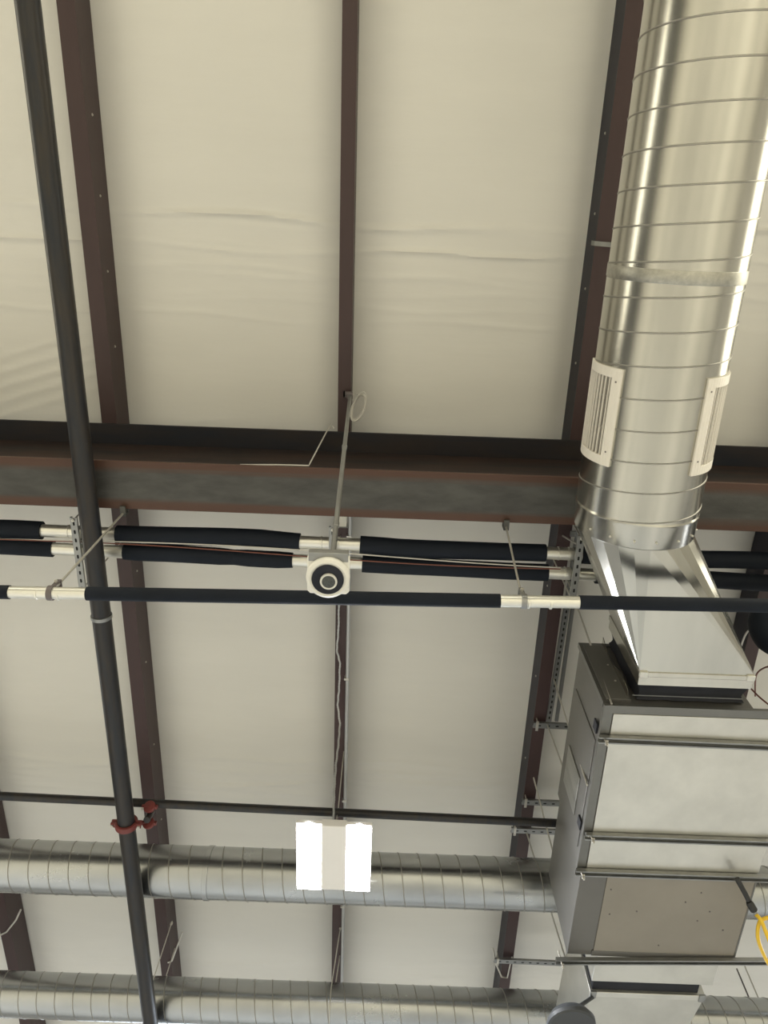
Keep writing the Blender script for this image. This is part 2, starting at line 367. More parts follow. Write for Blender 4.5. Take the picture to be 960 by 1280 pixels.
# struts carrying the two upper pipes (slotted channel running along the hall)
def channel(m, p0, p1, w=0.041, d=0.021, slots=True, slot_mb=None, pitch=.05):
    """C-channel along p0-p1 in the horizontal plane, closed face down"""
    p0 = Vector(p0); p1 = Vector(p1); t = (p1 - p0).normalized(); s = t.cross(Vector((0, 0, 1))).normalized(); z = Vector((0, 0, 1))
    th = 0.003
    prof = [(-w / 2, d), (-w / 2, 0), (w / 2, 0), (w / 2, d), (w / 2 - .009, d), (w / 2 - .009, d - th), (w / 2 - th, d - th), (w / 2 - th, th), (-w / 2 + th, th), (-w / 2 + th, d - th), (-w / 2 + .009, d - th), (-w / 2 + .009, d)]
    n = len(prof); vs = [p + s * a + z * b for p in (p0, p1) for a, b in prof]
    m.add(vs, [tuple(range(n))[::-1], tuple(range(n, 2 * n))] + [(i, (i + 1) % n, (i + 1) % n + n, i + n) for i in range(n)])
    if slot_mb is not None:
        L = (p1 - p0).length; q = pitch * .7
        while q < L - .02:
            c = p0 + t * q - z * .0006; pts = []
            for k in range(12):
                a = 2 * PI * k / 12; ex = 0.007 if math.cos(a) > 0 else -0.007
                pts.append((math.cos(a) * .006 + ex, math.sin(a) * .0065))
            slot_mb.add([c + t * a + s * b for a, b in pts] + [c + z * .0005 + t * a + s * b for a, b in pts], [tuple(range(12))] + [(i, (i + 1) % 12, 12 + (i + 1) % 12, 12 + i) for i in range(12)])
            q += pitch
LB = ['short slotted strut under the upper pipes beside the black sprinkler main', 'short slotted strut under the upper pipes behind the round sensor',
      'short slotted strut under the upper pipes beside the duct transition']
k2 = 4.20 / 4.08
for i, (x, y1) in enumerate(((-1.815 * k2, 2.30), (-0.298 * k2, 2.22), (1.158 * k2, 2.26))):
    t = thing('strut_hanger', V(x, 2.0, 4.20), LB[i], 'strut', 'struts under the upper pipes')
    m = MB(); sl = MB(); channel(m, V(x, 1.80, 4.20), V(x, y1, 4.20), slot_mb=sl, pitch=.055)
    m.build('channel', 'zinc', t, smooth=False, extra=(sl, 'hole'))
    for Y in (YA(x), YB(x)):
        m = MB(); n = 14
        for k_ in range(n):
            a0, a1 = PI * k_ / n, PI * (k_ + 1) / n
            m.add([V(x + sx, Y + r * math.cos(a), 4.30 + r * math.sin(a)) for a in (a0, a1) for r in (.041, .044) for sx in (-.012, .012)],
                  [(0, 1, 3, 2), (4, 6, 7, 5), (0, 4, 5, 1), (2, 3, 7, 6), (0, 2, 6, 4), (1, 5, 7, 3)])
        for s in (-1, 1): m.box(V(x - .012, Y + s * .0425 - .0015, 4.205), V(x + .012, Y + s * .0425 + .0015, 4.30))
        m.build('pipe_clamp', 'zinc', t)
    for Y in (1.815, y1 - .015):
        MB().tube([V(x, Y, 4.185), V(x, Y, 4.99)], .005, 8).build('threaded_rod', 'rod', t)
        MB().lathe(V(x, Y, 4.19), (0, 0, 1), [(.010, 0), (.010, .009)], 6).build('nut', 'rod', t)

# hangers of the lowest pipe
def pipe_hanger(top, x, lb, mt):
    y = YC(x); t = thing('pipe_hanger', V(x, y, 3.25), lb, 'hanger', 'rod hangers of the lowest pipe')
    m = MB(); n = 24; r0, r1 = .031, .037
    m.lathe(V(x, y, 3.25), (1, 0, 0), [(r0, -.013), (r1, -.013), (r1, .013), (r0, .013)], 28)
    m.box(V(x - .012, y - .022, 3.283), V(x + .012, y - .018, 3.35)); m.box(V(x - .012, y + .018, 3.283), V(x + .012, y + .022, 3.35))
    m.box(V(x - .012, y - .022, 3.347), V(x + .012, y + .022, 3.353))
    m.build('clevis', mt, t, bevel=.001)
    m = MB().tube([V(x, y - .035, 3.315), V(x, y + .035, 3.315)], .005, 8); m.lathe(V(x, y - .036, 3.315), (0, 1, 0), [(.009, 0), (.009, .008)], 6)
    m.build('bolt', 'rod', t)
    MB().tube([V(x, y, 3.33), Vector(top)], .0062, 10).build('threaded_rod', 'rod', t)
    q = Vector(top); m = MB()
    m.box(q + Vector((-.016, -.045, -.022)), q + Vector((.016, .02, -.004))).box(q + Vector((-.016, .006, -.022)), q + Vector((.016, .02, .045))).box(q + Vector((-.016, -.03, .028)), q + Vector((.016, .02, .045)))
    m.build('beam_clamp', 'mill', t, bevel=.002)
pipe_hanger(V(-1.553, 1.748, 4.19), -1.60, 'rod hanger clamped round the lowest pipe, beside the black sprinkler main', 'greyc')
pipe_hanger(V(0.73, 1.748, 4.19), 0.688, 'rod hanger holding the lowest pipe, between the sensor and the duct', 'zinc')

# pale junction box behind the beam
t = thing('junction_box', V(-.255, 1.86, 4.4), 'small pale square box peeping out between the beam and upper pipe', 'box')
MB().box(V(-.294, 1.785, 4.37), V(-.232, 1.868, 4.45)).build('box_body', 'whitep', t, bevel=.003)
MB().box(V(-.298, 1.785, 4.45), V(-.222, 1.91, 4.456)).build('box_cover', 'zinc', t)
MB().tube([V(-.262, 1.84, 4.45), V(-.262, 1.84, 5.0)], .008, 8).build('support_rod', 'zinc', t)

# ------------------------------------------------------------------ round sensor on its conduit drop
DH = 2.75
dc = at(410, 722, DH); top = at(438, 492, 4.985); brk = at(416, 690, DH + .04)
t = thing('ceiling_sensor', dc, 'white round sensor with dark lens ring hanging from a conduit', 'sensor')
R_ = .089
m = MB(); s_ = .086
hp = [(-s_, -s_ + .012), (-s_ + .012, -s_), (s_ - .012, -s_), (s_, -s_ + .012), (s_, s_ - .012), (s_ - .012, s_), (-s_ + .012, s_), (-s_, s_ - .012)]
dz = 0.0
m.prism([(dc.x + a, dc.y + b - .005) for a, b in hp], 'z', dc.z + .012, dc.z + .045); m.build('back_box', 'whitep', t, bevel=.004)
m = MB().lathe(dc, (0, 0, 1), [(.062, -.012), (.075, -.020), (.086, -.012), (R_, .0), (R_, .014)], 48); m.build('bezel', 'whitep', t)
MB().lathe(dc, (0, 0, 1), [(.0285, -.014), (.045, -.018), (.0650, -.0195), (.0650, -.006)], 48).build('lens_ring', 'lens', t)
MB().lathe(dc + Vector((.004, .008, 0)), (0, 0, 1), [(.027, -.0225), (.031, -.0255), (.035, -.0225), (.035, -.008)], 40).build('inner_ring', 'whitep', t)
MB().lathe(dc + Vector((.004, .008, 0)), (0, 0, 1), [(.012, -.027), (.027, -.0235), (.027, -.01)], 40).build('centre_mesh', 'mesh', t)
m = MB().box(dc + Vector((-.080, -.105, .010)), dc + Vector((.080, -.066, .046))).box(dc + Vector((-.06, -.09, .045)), dc + Vector((.06, .06, .055)))
m.build('bracket', 'zinc', t, bevel=.002)
m = MB().tube([Vector((brk.x, dc.y - .085, dc.z + .04)), top], .0118, 16)
for q in (.12, .55): p = Vector((brk.x, dc.y - .085, dc.z + .04)).lerp(top, q); m.lathe(p, (top - brk), [(.0118, -.02), (.0145, -.018), (.0145, .018), (.0118, .02)], 16)
m.build('conduit', 'zinc', t)
m = MB().box(top + Vector((-.045, -.02, -.03)), top + Vector((.012, .02, -.018))).box(top + Vector((-.045, -.02, -.03)), top + Vector((-.033, .02, .03))).lathe(top + Vector((-.02, 0, -.045)), (0, 0, 1), [(.007, 0), (.007, .03)], 8)
m.box(top + Vector((-.02, -.022, -.06)), top + Vector((.018, .022, -.045)))
m.build('purlin_clamp', 'greyc', t, bevel=.001)
# coil of spare cable hung at the top of the conduit
m = MB()
cc = top + Vector((.058, .075, -.05))
for j in range(5):
    pts = []
    for i in range(25):
        a = 2 * PI * i / 24; rx, ry = .040 + .005 * math.sin(j * 2), .085 + .008 * math.cos(j * 1.7)
        pts.append(cc + Vector((rx * math.sin(a) + .006 * math.sin(j * 3) + .30 * ry * math.cos(a), -ry * math.cos(a) + .004 * j, .03 * math.cos(a + j * .5) + .006 * j)))
    m.tube(pts, .0045, 6, caps=False)
m.tube([top + Vector((.005, .0, -.03)), top + Vector((.03, -.005, -.02)), cc + Vector((0, -.085, 0))], .0035, 6)
tag(m.build('cable_coil', 'cable'), 'small coil of white cable at the top of the sensor conduit', 'cable')
# white wire lying on the beam flange and looped over the purlin
p = [at(300, 581, 4.235), at(345, 581, 4.235), at(386, 582, 4.235)]; e = at(408, 540, 4.9); e2 = at(414, 530, 5.01)
m = MB().tube([p[0], p[1], p[2], at(388, 578, 4.3), p[2].lerp(e, .5), e, e2, at(418, 536, 4.98)], .0045, 8)
tag(m.build('tie_wire', 'cable'), 'bent pale wire lying on the beam edge left of the conduit', 'wire')

# ------------------------------------------------------------------ big round duct
CX, CH, CR = 1.298, 3.665, 0.303
t = thing('round_duct', V(CX, 0, CH), 'large shiny galvanized round duct running down the right side', 'duct')
def duct_shell(m, x0, h0, axis, a, b, R, step, seg=72, pitch=.14, seam_r=.0035):
    """spiral tube: thin-walled cylinder with a helical lock seam raised from it"""
    if axis == 'y': P_ = lambda u, ang, r: V(x0 + r * math.sin(ang), u, h0 - r * math.cos(ang))
    else: P_ = lambda u, ang, r: V(u, x0 + r * math.sin(ang), h0 - r * math.cos(ang))
    slope = -1 if axis == 'y' else 1
    n = max(2, int(abs(b - a) / step)); vs = []; fs = []
    for i in range(n + 1):
        u = a + (b - a) * i / n
        for k in range(seg): vs.append(P_(u, 2 * PI * k / seg, R))
    for i in range(n):
        for k in range(seg): k2 = (k + 1) % seg; fs.append((i * seg + k, i * seg + k2, (i + 1) * seg + k2, (i + 1) * seg + k))
    fs += [tuple(range(seg))[::-1], tuple(n * seg + k for k in range(seg))]
    m.add(vs, fs)
    s2 = MB(); turns = (b - a) / pitch; N = int(abs(turns) * 48); w = .0042; vs = []; fs = []
    for i in range(N + 1):
        ang = slope * 2 * PI * i / 48; u = a + (b - a) * i / N
        vs += [P_(u - w, ang, R + .0002), P_(u - w * .6, ang, R + seam_r), P_(u + w * .6, ang, R + seam_r), P_(u + w, ang, R + .0002)]
    for i in range(N):
        for j in range(3): fs.append((i * 4 + j, i * 4 + j + 1, i * 4 + 5 + j, i * 4 + 4 + j))
    s2.add(vs, fs); return s2
SA = 0.167
m = MB(); s2 = duct_shell(m, CX, CH, 'y', SA - .149 * 27, SA, CR, .25, pitch=.149)
m.build('duct_body', 'galv', t); s2.build('lock_seam', 'seam', t)
m = MB(); s2 = duct_shell(m, CX, CH, 'y', SA, 1.38, CR, .2, pitch=.149)
m.build('duct_body', 'galv', t); s2.build('lock_seam', 'seam', t)
MB().lathe(V(CX, .215, CH), (0, 1, 0), [(CR + .001, -.004), (CR + .0035, 0), (CR + .0035, .05), (CR + .001, .054)], 72).build('joint_band', 'dull', t)
m = MB().lathe(V(CX, 1.38, CH), (0, 1, 0), [(CR, -.01), (CR + .004, 0), (CR + .001, .01), (CR - .002, .12), (CR - .004, .125)], 72)
m.build('end_collar', 'galv', t)
for a in (-60, -38, -16, 4, 27, 50, 68):
    A_ = math.radians(a); MB().lathe(V(CX + CR * math.sin(A_), 1.465, CH - CR * math.cos(A_)), (math.sin(A_), 0, -math.cos(A_)), [(.006, -.002), (.006, .003), (.003, .006)], 8).build('screw', 'rod', t)

def curved(m, a0, a1, y0, y1, r0, r1, n=10):
    for i in range(n):
        b0 = math.radians(a0 + (a1 - a0) * i / n); b1 = math.radians(a0 + (a1 - a0) * (i + 1) / n)
        m.add([V(CX + r * math.sin(b), y, CH - r * math.cos(b)) for b in (b0, b1) for r in (r0, r1) for y in (y0, y1)],
              [(0, 1, 3, 2), (4, 6, 7, 5), (0, 4, 5, 1), (2, 3, 7, 6), (0, 2, 6, 4), (1, 5, 7, 3)])
def grille(a0, a1, y0, y1, lb):
    r0, r1 = CR, CR + .012
    sgn = 1 if a1 > a0 else -1; e = sgn * 10; e2 = sgn * 8
    m = MB(); curved(m, a0, a0 + e, y0, y1, r0, r1, 3); curved(m, a1 - e2, a1, y0, y1, r0, r1, 3)
    curved(m, a0 + e, a1 - e2, y0, y0 + .045, r0, r1); curved(m, a0 + e, a1 - e2, y1 - .045, y1, r0, r1)
    fr = m.build('air_grille', 'grille', t, bevel=.0015); fr['label'] = lb
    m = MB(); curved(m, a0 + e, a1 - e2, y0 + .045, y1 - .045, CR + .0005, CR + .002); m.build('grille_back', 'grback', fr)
    nb = 8
    m = MB()
    for i in range(nb):
        b = math.radians(a0 + e + (a1 - e2 - a0 - e) * (i + .5) / nb)
        c = V(CX + (CR + .006) * math.sin(b), (y0 + y1) / 2, CH - (CR + .006) * math.cos(b))
        R3 = Matrix.Rotation(PI / 2 - b, 3, 'Y'); L = (y1 - y0) / 2 - .045
        m.box(c - Vector((.0045, L, .0016)), c + Vector((.0045, L, .0016)), R3)
    m.build('louvre_blades', 'grille', fr)
    for y in (y0 + .06, y1 - .07):
        b = math.radians(a0 + e * .5); MB().lathe(V(CX + r1 * math.sin(b), y, CH - r1 * math.cos(b)), (math.sin(b), 0, -math.cos(b)), [(.0045, -.001), (.0045, .0015)], 8).build('screw', 'greyc', fr)
grille(-49, -107, .655, 1.12, 'white louvred grille on the left flank of the duct')
grille(24, 80, .665, 1.125, 'white louvred grille on the right flank of the duct')

# strap from purlin to duct
p0 = V(1.244, .167, 5.02); m = MB()
def strap(m, pts, w=.014, th=.0015, n=Vector((0, 1, 0))):
    for a, b in zip(pts[:-1], pts[1:]):
        a = Vector(a); b = Vector(b); tt = (b - a).normalized(); s = tt.cross(n).normalized() * th; q = n * w
        m.add([p + s * i + q * j for p in (a, b) for i in (-1, 1) for j in (-1, 1)], [(0, 1, 3, 2), (4, 6, 7, 5), (0, 4, 5, 1), (2, 3, 7, 6), (0, 2, 6, 4), (1, 5, 7, 3)])
strap(m, [V(1.236, .17, 5.06), V(1.238, .17, 4.99), V(1.28, .172, 4.985), V(1.352, .175, 4.986), V(1.36, .176, 4.9), V(1.30, .18, 3.975)])
ds = m.build('duct_strap', 'zinc', smooth=False); tag(ds, 'thin metal strap wrapped under the purlin beside the big duct', 'strap')

# ------------------------------------------------------------------ square-to-round transition with canvas connector
t = thing('duct_transition', V(1.6, 2, 3.6), 'faceted shiny square-to-round duct transition below the big round duct', 'duct')
y0, y1 = 1.50, 2.25; X0, X1, H0, H1 = 1.39, 2.0, 3.45, 4.05
rN = 24
ring = [V(CX + CR * .985 * math.sin(2 * PI * k / rN), y0, CH - CR * .985 * math.cos(2 * PI * k / rN)) for k in range(rN)]   # k=0 is the bottom
cor = [V(X1, y1, H0), V(X1, y1, H1), V(X0, y1, H1), V(X0, y1, H0)]      # quadrants: bottom-right, top-right, top-left, bottom-left
vs = ring + cor; fs = []
for q in range(4):
    for i in range(rN // 4):
        k = q * rN // 4 + i; fs.append((k, (k + 1) % rN, rN + q))
    fs.append(((q * rN // 4) % rN, rN + q, rN + (q + 3) % 4))
m = MB().add(vs, fs); m.build('transition_body', 'galv', t, smooth=False)
def rect_sleeve(m, x0, x1, h0, h1, ya, yb, e=0):
    m.prism([(x0 - e, EYE + h0 - e), (x1 + e, EYE + h0 - e), (x1 + e, EYE + h1 + e), (x0 - e, EYE + h1 + e)], 'y', ya, yb)
m = MB(); rect_sleeve(m, X0, X1, H0, H1, y1, y1 + .028, .006); rect_sleeve(m, X0, X1, H0, H1, y1 + .028, y1 + .085, 0)
m.build('end_flange', 'galv', t, bevel=.003)
for x in (X0 + .02, X1 - .02): MB().box(V(x - .022, y1 - .004, H0 - .010), V(x + .022, y1 + .03, H0 + .02)).build('corner_clip', 'galvflat', t, bevel=.002)
m = MB(); n = 7; prev = None; vs = []; fs = []
ringn = 0
for i in range(n):
    y = y1 + .085 + .098 * i / (n - 1); e = -.012 - .014 * math.sin(PI * i / (n - 1)); per = []
    for (xa, ha, xb, hb) in ((X0, H0, X1, H0), (X1, H0, X1, H1), (X1, H1, X0, H1), (X0, H1, X0, H0)):
        for j in range(8):
            u = j / 8; x = xa + (xb - xa) * u; h = ha + (hb - ha) * u
            cx_, ch_ = (X0 + X1) / 2, (H0 + H1) / 2; w2 = .005 * math.sin(j * 2.4 + i)
            per.append(V(x + (e + w2) * (1 if x > cx_ else -1) * (1 if abs(x - cx_) > .25 else 0), y, h + (e + w2) * (1 if h > ch_ else -1) * (1 if abs(h - ch_) > .25 else 0)))
    ringn = len(per); vs += per
for i in range(n - 1):
    for j in range(ringn): j2 = (j + 1) % ringn; fs.append((i * ringn + j, i * ringn + j2, (i + 1) * ringn + j2, (i + 1) * ringn + j))
m.add(vs, fs); cn = m.build('canvas_connector', 'canvas', t)
MB().box(V(X0 - .015, y1 + .15, H0 + .005), V(X1 - .03, y1 + .155, H0 + .007)).build('stitch_line', 'zinc', cn)
# wavy inlet collar on the air handler side
AX0, AX1, AH0, AH1 = 1.215, 2.285, 3.40, 4.02

# ------------------------------------------------------------------ air handler
t = thing('air_handler', V(1.75, 3, 3.4), 'big boxy sheet-metal air handler hung at the right edge', 'air handler')
Y0, Y1, Y2 = 2.435, 3.60, 4.31
m = MB().prism([(AX0 + .01, Y0 + .01), (2.03, Y0 + .01), (2.03, 2.82), (AX1, 2.82), (AX1, Y1), (AX0 + .01, Y1)], 'z', EYE + AH0 + .012, EYE + AH1)
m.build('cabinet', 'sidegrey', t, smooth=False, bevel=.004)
m = MB().box(V(AX0, Y0, AH0 - .001), V(AX1 + .01, Y0 + .05, AH0 + .02)).box(V(AX0, Y0 + .0505, AH0 - .001), V(AX0 + .05, Y1, AH0 + .03))
m.box(V(AX0, Y0, AH0 + .0305), V(AX0 + .03, Y0 + .03, AH1 - .021)).box(V(AX0, Y0, AH1 - .02), V(2.035, Y0 + .03, AH1 + .01))
m.build('edge_frame', 'framegrey', t, smooth=False)
m = MB().box(V(AX0 + .055, Y0 + .052, AH0 - .004), V(AX1, 2.66, AH0 + .01)).box(V(AX0 + .055, 2.663, AH0 - .004), V(AX1, 3.34, AH0 + .01)).box(V(AX0 + .055, 3.343, AH0 - .004), V(AX1, Y1, AH0 + .01))
m.build('bottom_panel', 'galvflat', t, bevel=.001)
m = MB().box(V(AX0 + .004, 2.72, AH0 + .07), V(AX0 + .012, 3.50, AH1 - .06)); m.build('side_panel', 'sidegrey', t, bevel=.003)
MB().box(V(AX0 - .004, 3.10, 3.60), V(AX0 + .006, 3.38, 3.90)).build('side_reflection', 'reflgrey', t, bevel=.002)  # pale plate standing in for a reflection on the cabinet side, no door
for (ya, yb) in ((2.60, 2.66), (3.29, 3.35)):
    MB().box(V(AX0 - .006, ya, AH0 + .05), V(AX0 + .004, yb, AH0 + .11)).build('rod_bracket', 'canvas', t)
# inlet collar seen on its shoulder
m = MB(); nn = 24; vs = []
for i in range(nn + 1):
    h = H0 + .03 + (H1 - H0 - .06) * i / nn; y = Y0 - .035 - .022 * math.sin(i / nn * 7)
    vs += [V(X0 - .034, y, h), V(X0 - .030, y, h), V(X0 - .034, Y0 + .005, h), V(X0 - .030, Y0 + .005, h)]
fs = []
for i in range(nn):
    o_ = i * 4; fs += [(o_, o_ + 2, o_ + 6, o_ + 4), (o_ + 1, o_ + 3, o_ + 7, o_ + 5), (o_, o_ + 1, o_ + 5, o_ + 4), (o_ + 2, o_ + 3, o_ + 7, o_ + 6)]
m.add(vs, fs + [(0, 1, 3, 2), (nn * 4, nn * 4 + 1, nn * 4 + 3, nn * 4 + 2)]); m.build('inlet_collar', 'galv', t)
MB().box(V(AX0 + .02, Y0 - .008, AH0 + .05), V(X0 - .02, Y0 + .012, AH1 - .03)).build('front_panel', 'sidegrey', t, bevel=.002)
for h in (3.62, 3.78): MB().lathe(V(1.33, Y0 - .008, h), (0, -1, 0), [(.006, -.001), (.006, .004)], 8).build('screw', 'rod', t)
# coil section
CX0, CX1 = 1.245, 2.285
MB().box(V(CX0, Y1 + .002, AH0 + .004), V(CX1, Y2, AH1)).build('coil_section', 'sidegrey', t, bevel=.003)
MB().box(V(1.405, Y1 + .004, AH0 - .002), V(CX1 - .004, Y2 - .045, AH0 + .01)).build('coil_panel', 'taupe', t, bevel=.001)
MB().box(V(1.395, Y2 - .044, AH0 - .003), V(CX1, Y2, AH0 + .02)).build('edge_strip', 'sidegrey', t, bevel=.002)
MB().box(V(CX1 - .004, Y1, AH0 - .004), V(CX1 + .006, Y2, AH0 + .035)).build('edge_angle', 'framegrey', t)
for x, y in ((1.46, 3.95), (1.62, 3.92), (1.9, 3.83), (1.98, 3.75), (2.06, 3.9), (2.0, 3.98), (2.17, 4.05), (1.8, 4.2), (1.44, 3.75)):
    MB().lathe(V(x, y, AH0 - .002), (0, 0, -1), [(.005, -.002), (.005, .003)], 8).build('screw', 'greyc', t)

# outlet duct past the air handler
t = thing('outlet_duct', V(1.8, 4.8, 3.5), 'pale sheet-metal outlet duct below the air handler at the bottom edge', 'duct')
m = MB(); rect_sleeve(m, 1.45, 2.235, 3.445, 4.0, Y2 + .01, 4.60, 0); m.build('outlet_collar', 'galvflat', t, bevel=.003)
m = MB(); rect_sleeve(m, 1.47, 2.16, 3.465, 3.97, 4.60, 4.70, 0); m.build('canvas_connector', 'canvas', t)
m = MB(); rect_sleeve(m, 1.46, 2.20, 3.45, 4.0, 4.70, 4.745, .006); m.build('end_flange', 'galvflat', t, bevel=.003)
a = [(1.46, 3.45), (2.20, 3.45), (2.20, 4.0), (1.46, 4.0)]; b = [(1.445, 3.48), (2.06, 3.48), (2.06, 3.99), (1.445, 3.99)]
m = MB().add([V(x, 4.745, h) for x, h in a] + [V(x, 5.6, h) for x, h in b], [(0, 1, 5, 4), (1, 2, 6, 5), (2, 3, 7, 6), (3, 0, 4, 7), (4, 5, 6, 7), (3, 2, 1, 0)])
m.build('tapered_body', 'galvflat', t, smooth=False)
for x in (1.475, 2.185): MB().box(V(x - .02, 4.69, 3.436), V(x + .02, 4.75, 3.45)).build('corner_clip', 'zinc', t, bevel=.002)

# trapeze struts under the air handler
TL = ['uppermost long strut passing under the air handler near the canvas connector', 'second long strut down under the pale air handler panel',
      'long strut where the pale panel of the air handler meets the taupe one', 'lowest long strut under the air handler, below the taupe panel']
for i, (xa, y, dy) in enumerate(((1.205, 2.640, .01), (1.225, 3.325, 0), (1.205, 3.602, -.004), (1.175, 4.345, -.05))):
    t = thing('trapeze_strut', V(1.9, y, 3.34), TL[i], 'strut', 'struts under the air handler')
    m = MB(); p0 = V(xa, y, 3.372); p1 = V(2.75, y + dy * 1.5, 3.372)
    # open face down: side walls, back plate above
    tt = (p1 - p0).normalized(); s = tt.cross(Vector((0, 0, 1)))
    w, d_, th = .0205, .041, .0025
    prof = [(-w, 0), (w, 0), (w, -d_ * .62), (w - .009, -d_ * .62), (w - .009, -d_ * .62 + .006), (w - th, -d_ * .62 + .006), (w - th, -th), (-w + th, -th), (-w + th, -d_ * .62 + .006), (-w + .009, -d_ * .62 + .006), (-w + .009, -d_ * .62), (-w, -d_ * .62)]
    n = len(prof); m.add([p + s * a + Vector((0, 0, b + .02)) for p in (p0, p1) for a, b in prof], [tuple(range(n))[::-1], tuple(range(n, 2 * n))] + [(q, (q + 1) % n, (q + 1) % n + n, q + n) for q in range(n)])
    m.build('channel', 'zinc', t, smooth=False)
    m = MB().box(V(xa + .03, y - .016, 3.348), V(xa + .045, y + .016, 3.352)).lathe(V(xa + .037, y, 3.335), (0, 0, 1), [(.009, 0), (.009, .010)], 6); m.build('washer_nut', 'rod', t)
    m = MB().tube([V(xa + .037, y, 3.325), V(xa + .03, y, 3.45)], .0055, 8); m.build('rod_end', 'rod', t)

# upper struts under the purlins
UL = ['slotted strut fixed below the purlin, at the foot of the long slotted strut', 'slotted strut just above the black branch pipe near the air handler',
      'slotted strut just below the black branch pipe near the air handler', 'slotted strut below the upper spiral duct, left of the air handler']
for i, (xa, y) in enumerate(((1.235, 3.755), (1.225, 4.53), (1.165, 4.835), (1.16, 6.39))):
    t = thing('ceiling_strut', V(2, y, 4.95), UL[i], 'strut', 'struts below the purlins')
    m = MB(); sl = MB(); channel(m, V(xa, y, 4.945), V(3.0, y + .02, 4.945), w=.05, slot_mb=sl, pitch=.07); m.build('channel', 'zinc', t, smooth=False, extra=(sl, 'hole'))
    m = MB().tube([V(xa + .03, y - .035, 5.02), V(xa + .03, y - .035, 4.93)], .005, 8).tube([V(xa + .03, y + .035, 5.02), V(xa + .03, y + .035, 4.93)], .005, 8).box(V(xa + .02, y - .045, 4.936), V(xa + .04, y + .045, 4.942)); m.build('window_clamp', 'rod', t)
t = thing('slotted_strut', V(1.37, 3.2, 4.97), 'long slotted strut running alongside the right purlin toward the air handler', 'strut')
m = MB(); sl = MB(); channel(m, V(1.385, 2.05, 4.955), V(1.355, 3.72, 4.955), w=.041, slot_mb=sl, pitch=.05); m.build('channel', 'zinc', t, smooth=False, extra=(sl, 'hole'))
MB().box(V(1.405, 2.05, 4.955), V(1.43, 3.72, 4.975)).build('side_angle', 'zinc', t)
MB().box(V(1.33, 2.1, 4.975), V(1.43, 2.14, 4.994)).build('clip', 'zinc', t)

# threaded rods holding the air handler
RL = [(V(1.335, 2.44, 4.955), V(1.255, 2.432, 3.41), 'threaded rod from the slotted strut to the near corner of the air handler'),
      (V(1.338, 3.30, 4.955), V(1.205, 3.00, 3.43), 'threaded rod from the slotted strut down to the middle of the air handler side'),
      (V(1.345, 3.745, 4.945), V(1.24, 3.315, 3.37), 'threaded rod from the first ceiling strut to the second long strut'),
      (at(667, 972, 4.96), at(712, 1145, 3.9), 'threaded rod crossing the black branch pipe left of the air handler'),
      (at(658, 1040, 4.96), at(708, 1202, 3.95), 'kinked thin rod left of the upper spiral duct end and air handler'),
      (V(1.28, 2.14, 4.99), at(724, 682, 4.24), 'short thin rod rising above the strut beside the duct transition')]
for a, b, lb in RL:
    t = tag(MB().tube([a, a.lerp(b, .5), b], .0062, 8).build('threaded_rod', 'rod'), lb, 'rod', 'threaded rods beside the air handler')

# ------------------------------------------------------------------ spiral ducts across the far end
def cross_duct(y, h, R, lb, pitch, kx, skew=0):
    t = thing('spiral_duct', V(0, y, h), lb, 'duct', 'spiral ducts crossing the hall')
    for a, b in ((-7.5, kx), (kx, 6.5)):
        m = MB(); s2 = duct_shell(m, y, h, 'x', a, b, R, .3, seg=56, pitch=pitch, seam_r=.003)
        m.build('duct_body', 'galvfar', t); s2.build('lock_seam', 'seam', t)
    MB().lathe(V(kx, y, h), (1, 0, 0), [(R + .001, -.02), (R + .006, -.018), (R + .006, .018), (R + .001, .02)], 56).build('joint_band', 'galvfar', t)
cross_duct(4.81, 4.38, .189, 'upper of the two spiral ducts, passing behind the lit lamp', .150, at(262, 1090, 4.38).x)
cross_duct(6.27, 4.39, .170, 'lower spiral duct along the bottom edge of the photo', .150, 3.6)

# wire hangers of the lower spiral duct
def wire_hanger(x, xt, yt, lb, y=6.27, h=4.39, R=.176):
    t = thing('duct_hanger', V(x, y, h), lb, 'hanger', 'wire hangers of the lower spiral duct')
    pts = [V(xt, yt, 5.0)]
    loop = [V(x, y - R * math.cos(a), h - R * math.sin(a)) for a in [-.25 + (PI + .5) * i / 20 for i in range(21)]]
    MB().tube([V(xt, yt, 5.02)] + loop + [V(xt, yt + .35, 5.02)], .0045, 8).build('hanger_wire', 'rod', t)
    MB().lathe(V(xt, yt, 4.985), (0, 0, 1), [(.012, 0), (.012, .02)], 8).build('anchor', 'rod', t)
wire_hanger(-1.80, -1.80, 6.12, 'wire looped round the lower spiral duct beside the sprinkler main')
wire_hanger(-.30, -.26, 6.1, 'wire looped round the lower spiral duct below the lit lamp')
for i, (a, b) in enumerate(((at(921, 1211, 4.99), at(950, 1280, 4.45)), (at(931, 1208, 4.99), at(962, 1280, 4.42)))):
    tag(MB().tube([a, b], .007, 8).build('hanger_rod', 'greyc' if i == 0 else 'rod'), ['dark hanger rod right of the outlet duct, left of a pair', 'pale hanger rod right of the outlet duct, right of a pair'][i], 'rod', 'pair of rods right of the outlet duct')
# bent clips on the purlins
def clip(pts, lb):
    tag(MB().tube(pts, .008, 8).build('purlin_clip', 'rod'), lb, 'clip', 'bent wire clips on purlins')
clip([at(26, 1137, 5.02), at(20, 1150, 4.985), at(8, 1165, 4.985), at(0, 1169, 4.985), at(-8, 1168, 5.0)], 'bent wire clip on the purlin at the far left edge')
clip([at(228, 1165, 5.02), at(215, 1201, 4.985), at(210, 1203, 4.985)], 'small bent wire clip on the purlin beside the sprinkler main')
clip([at(616, 1185, 5.05), at(620, 1205, 4.98), at(627, 1221, 4.97), at(634, 1222, 4.98), at(640, 1195, 5.0)], 'bent wire clip at the lower end of the right purlin')

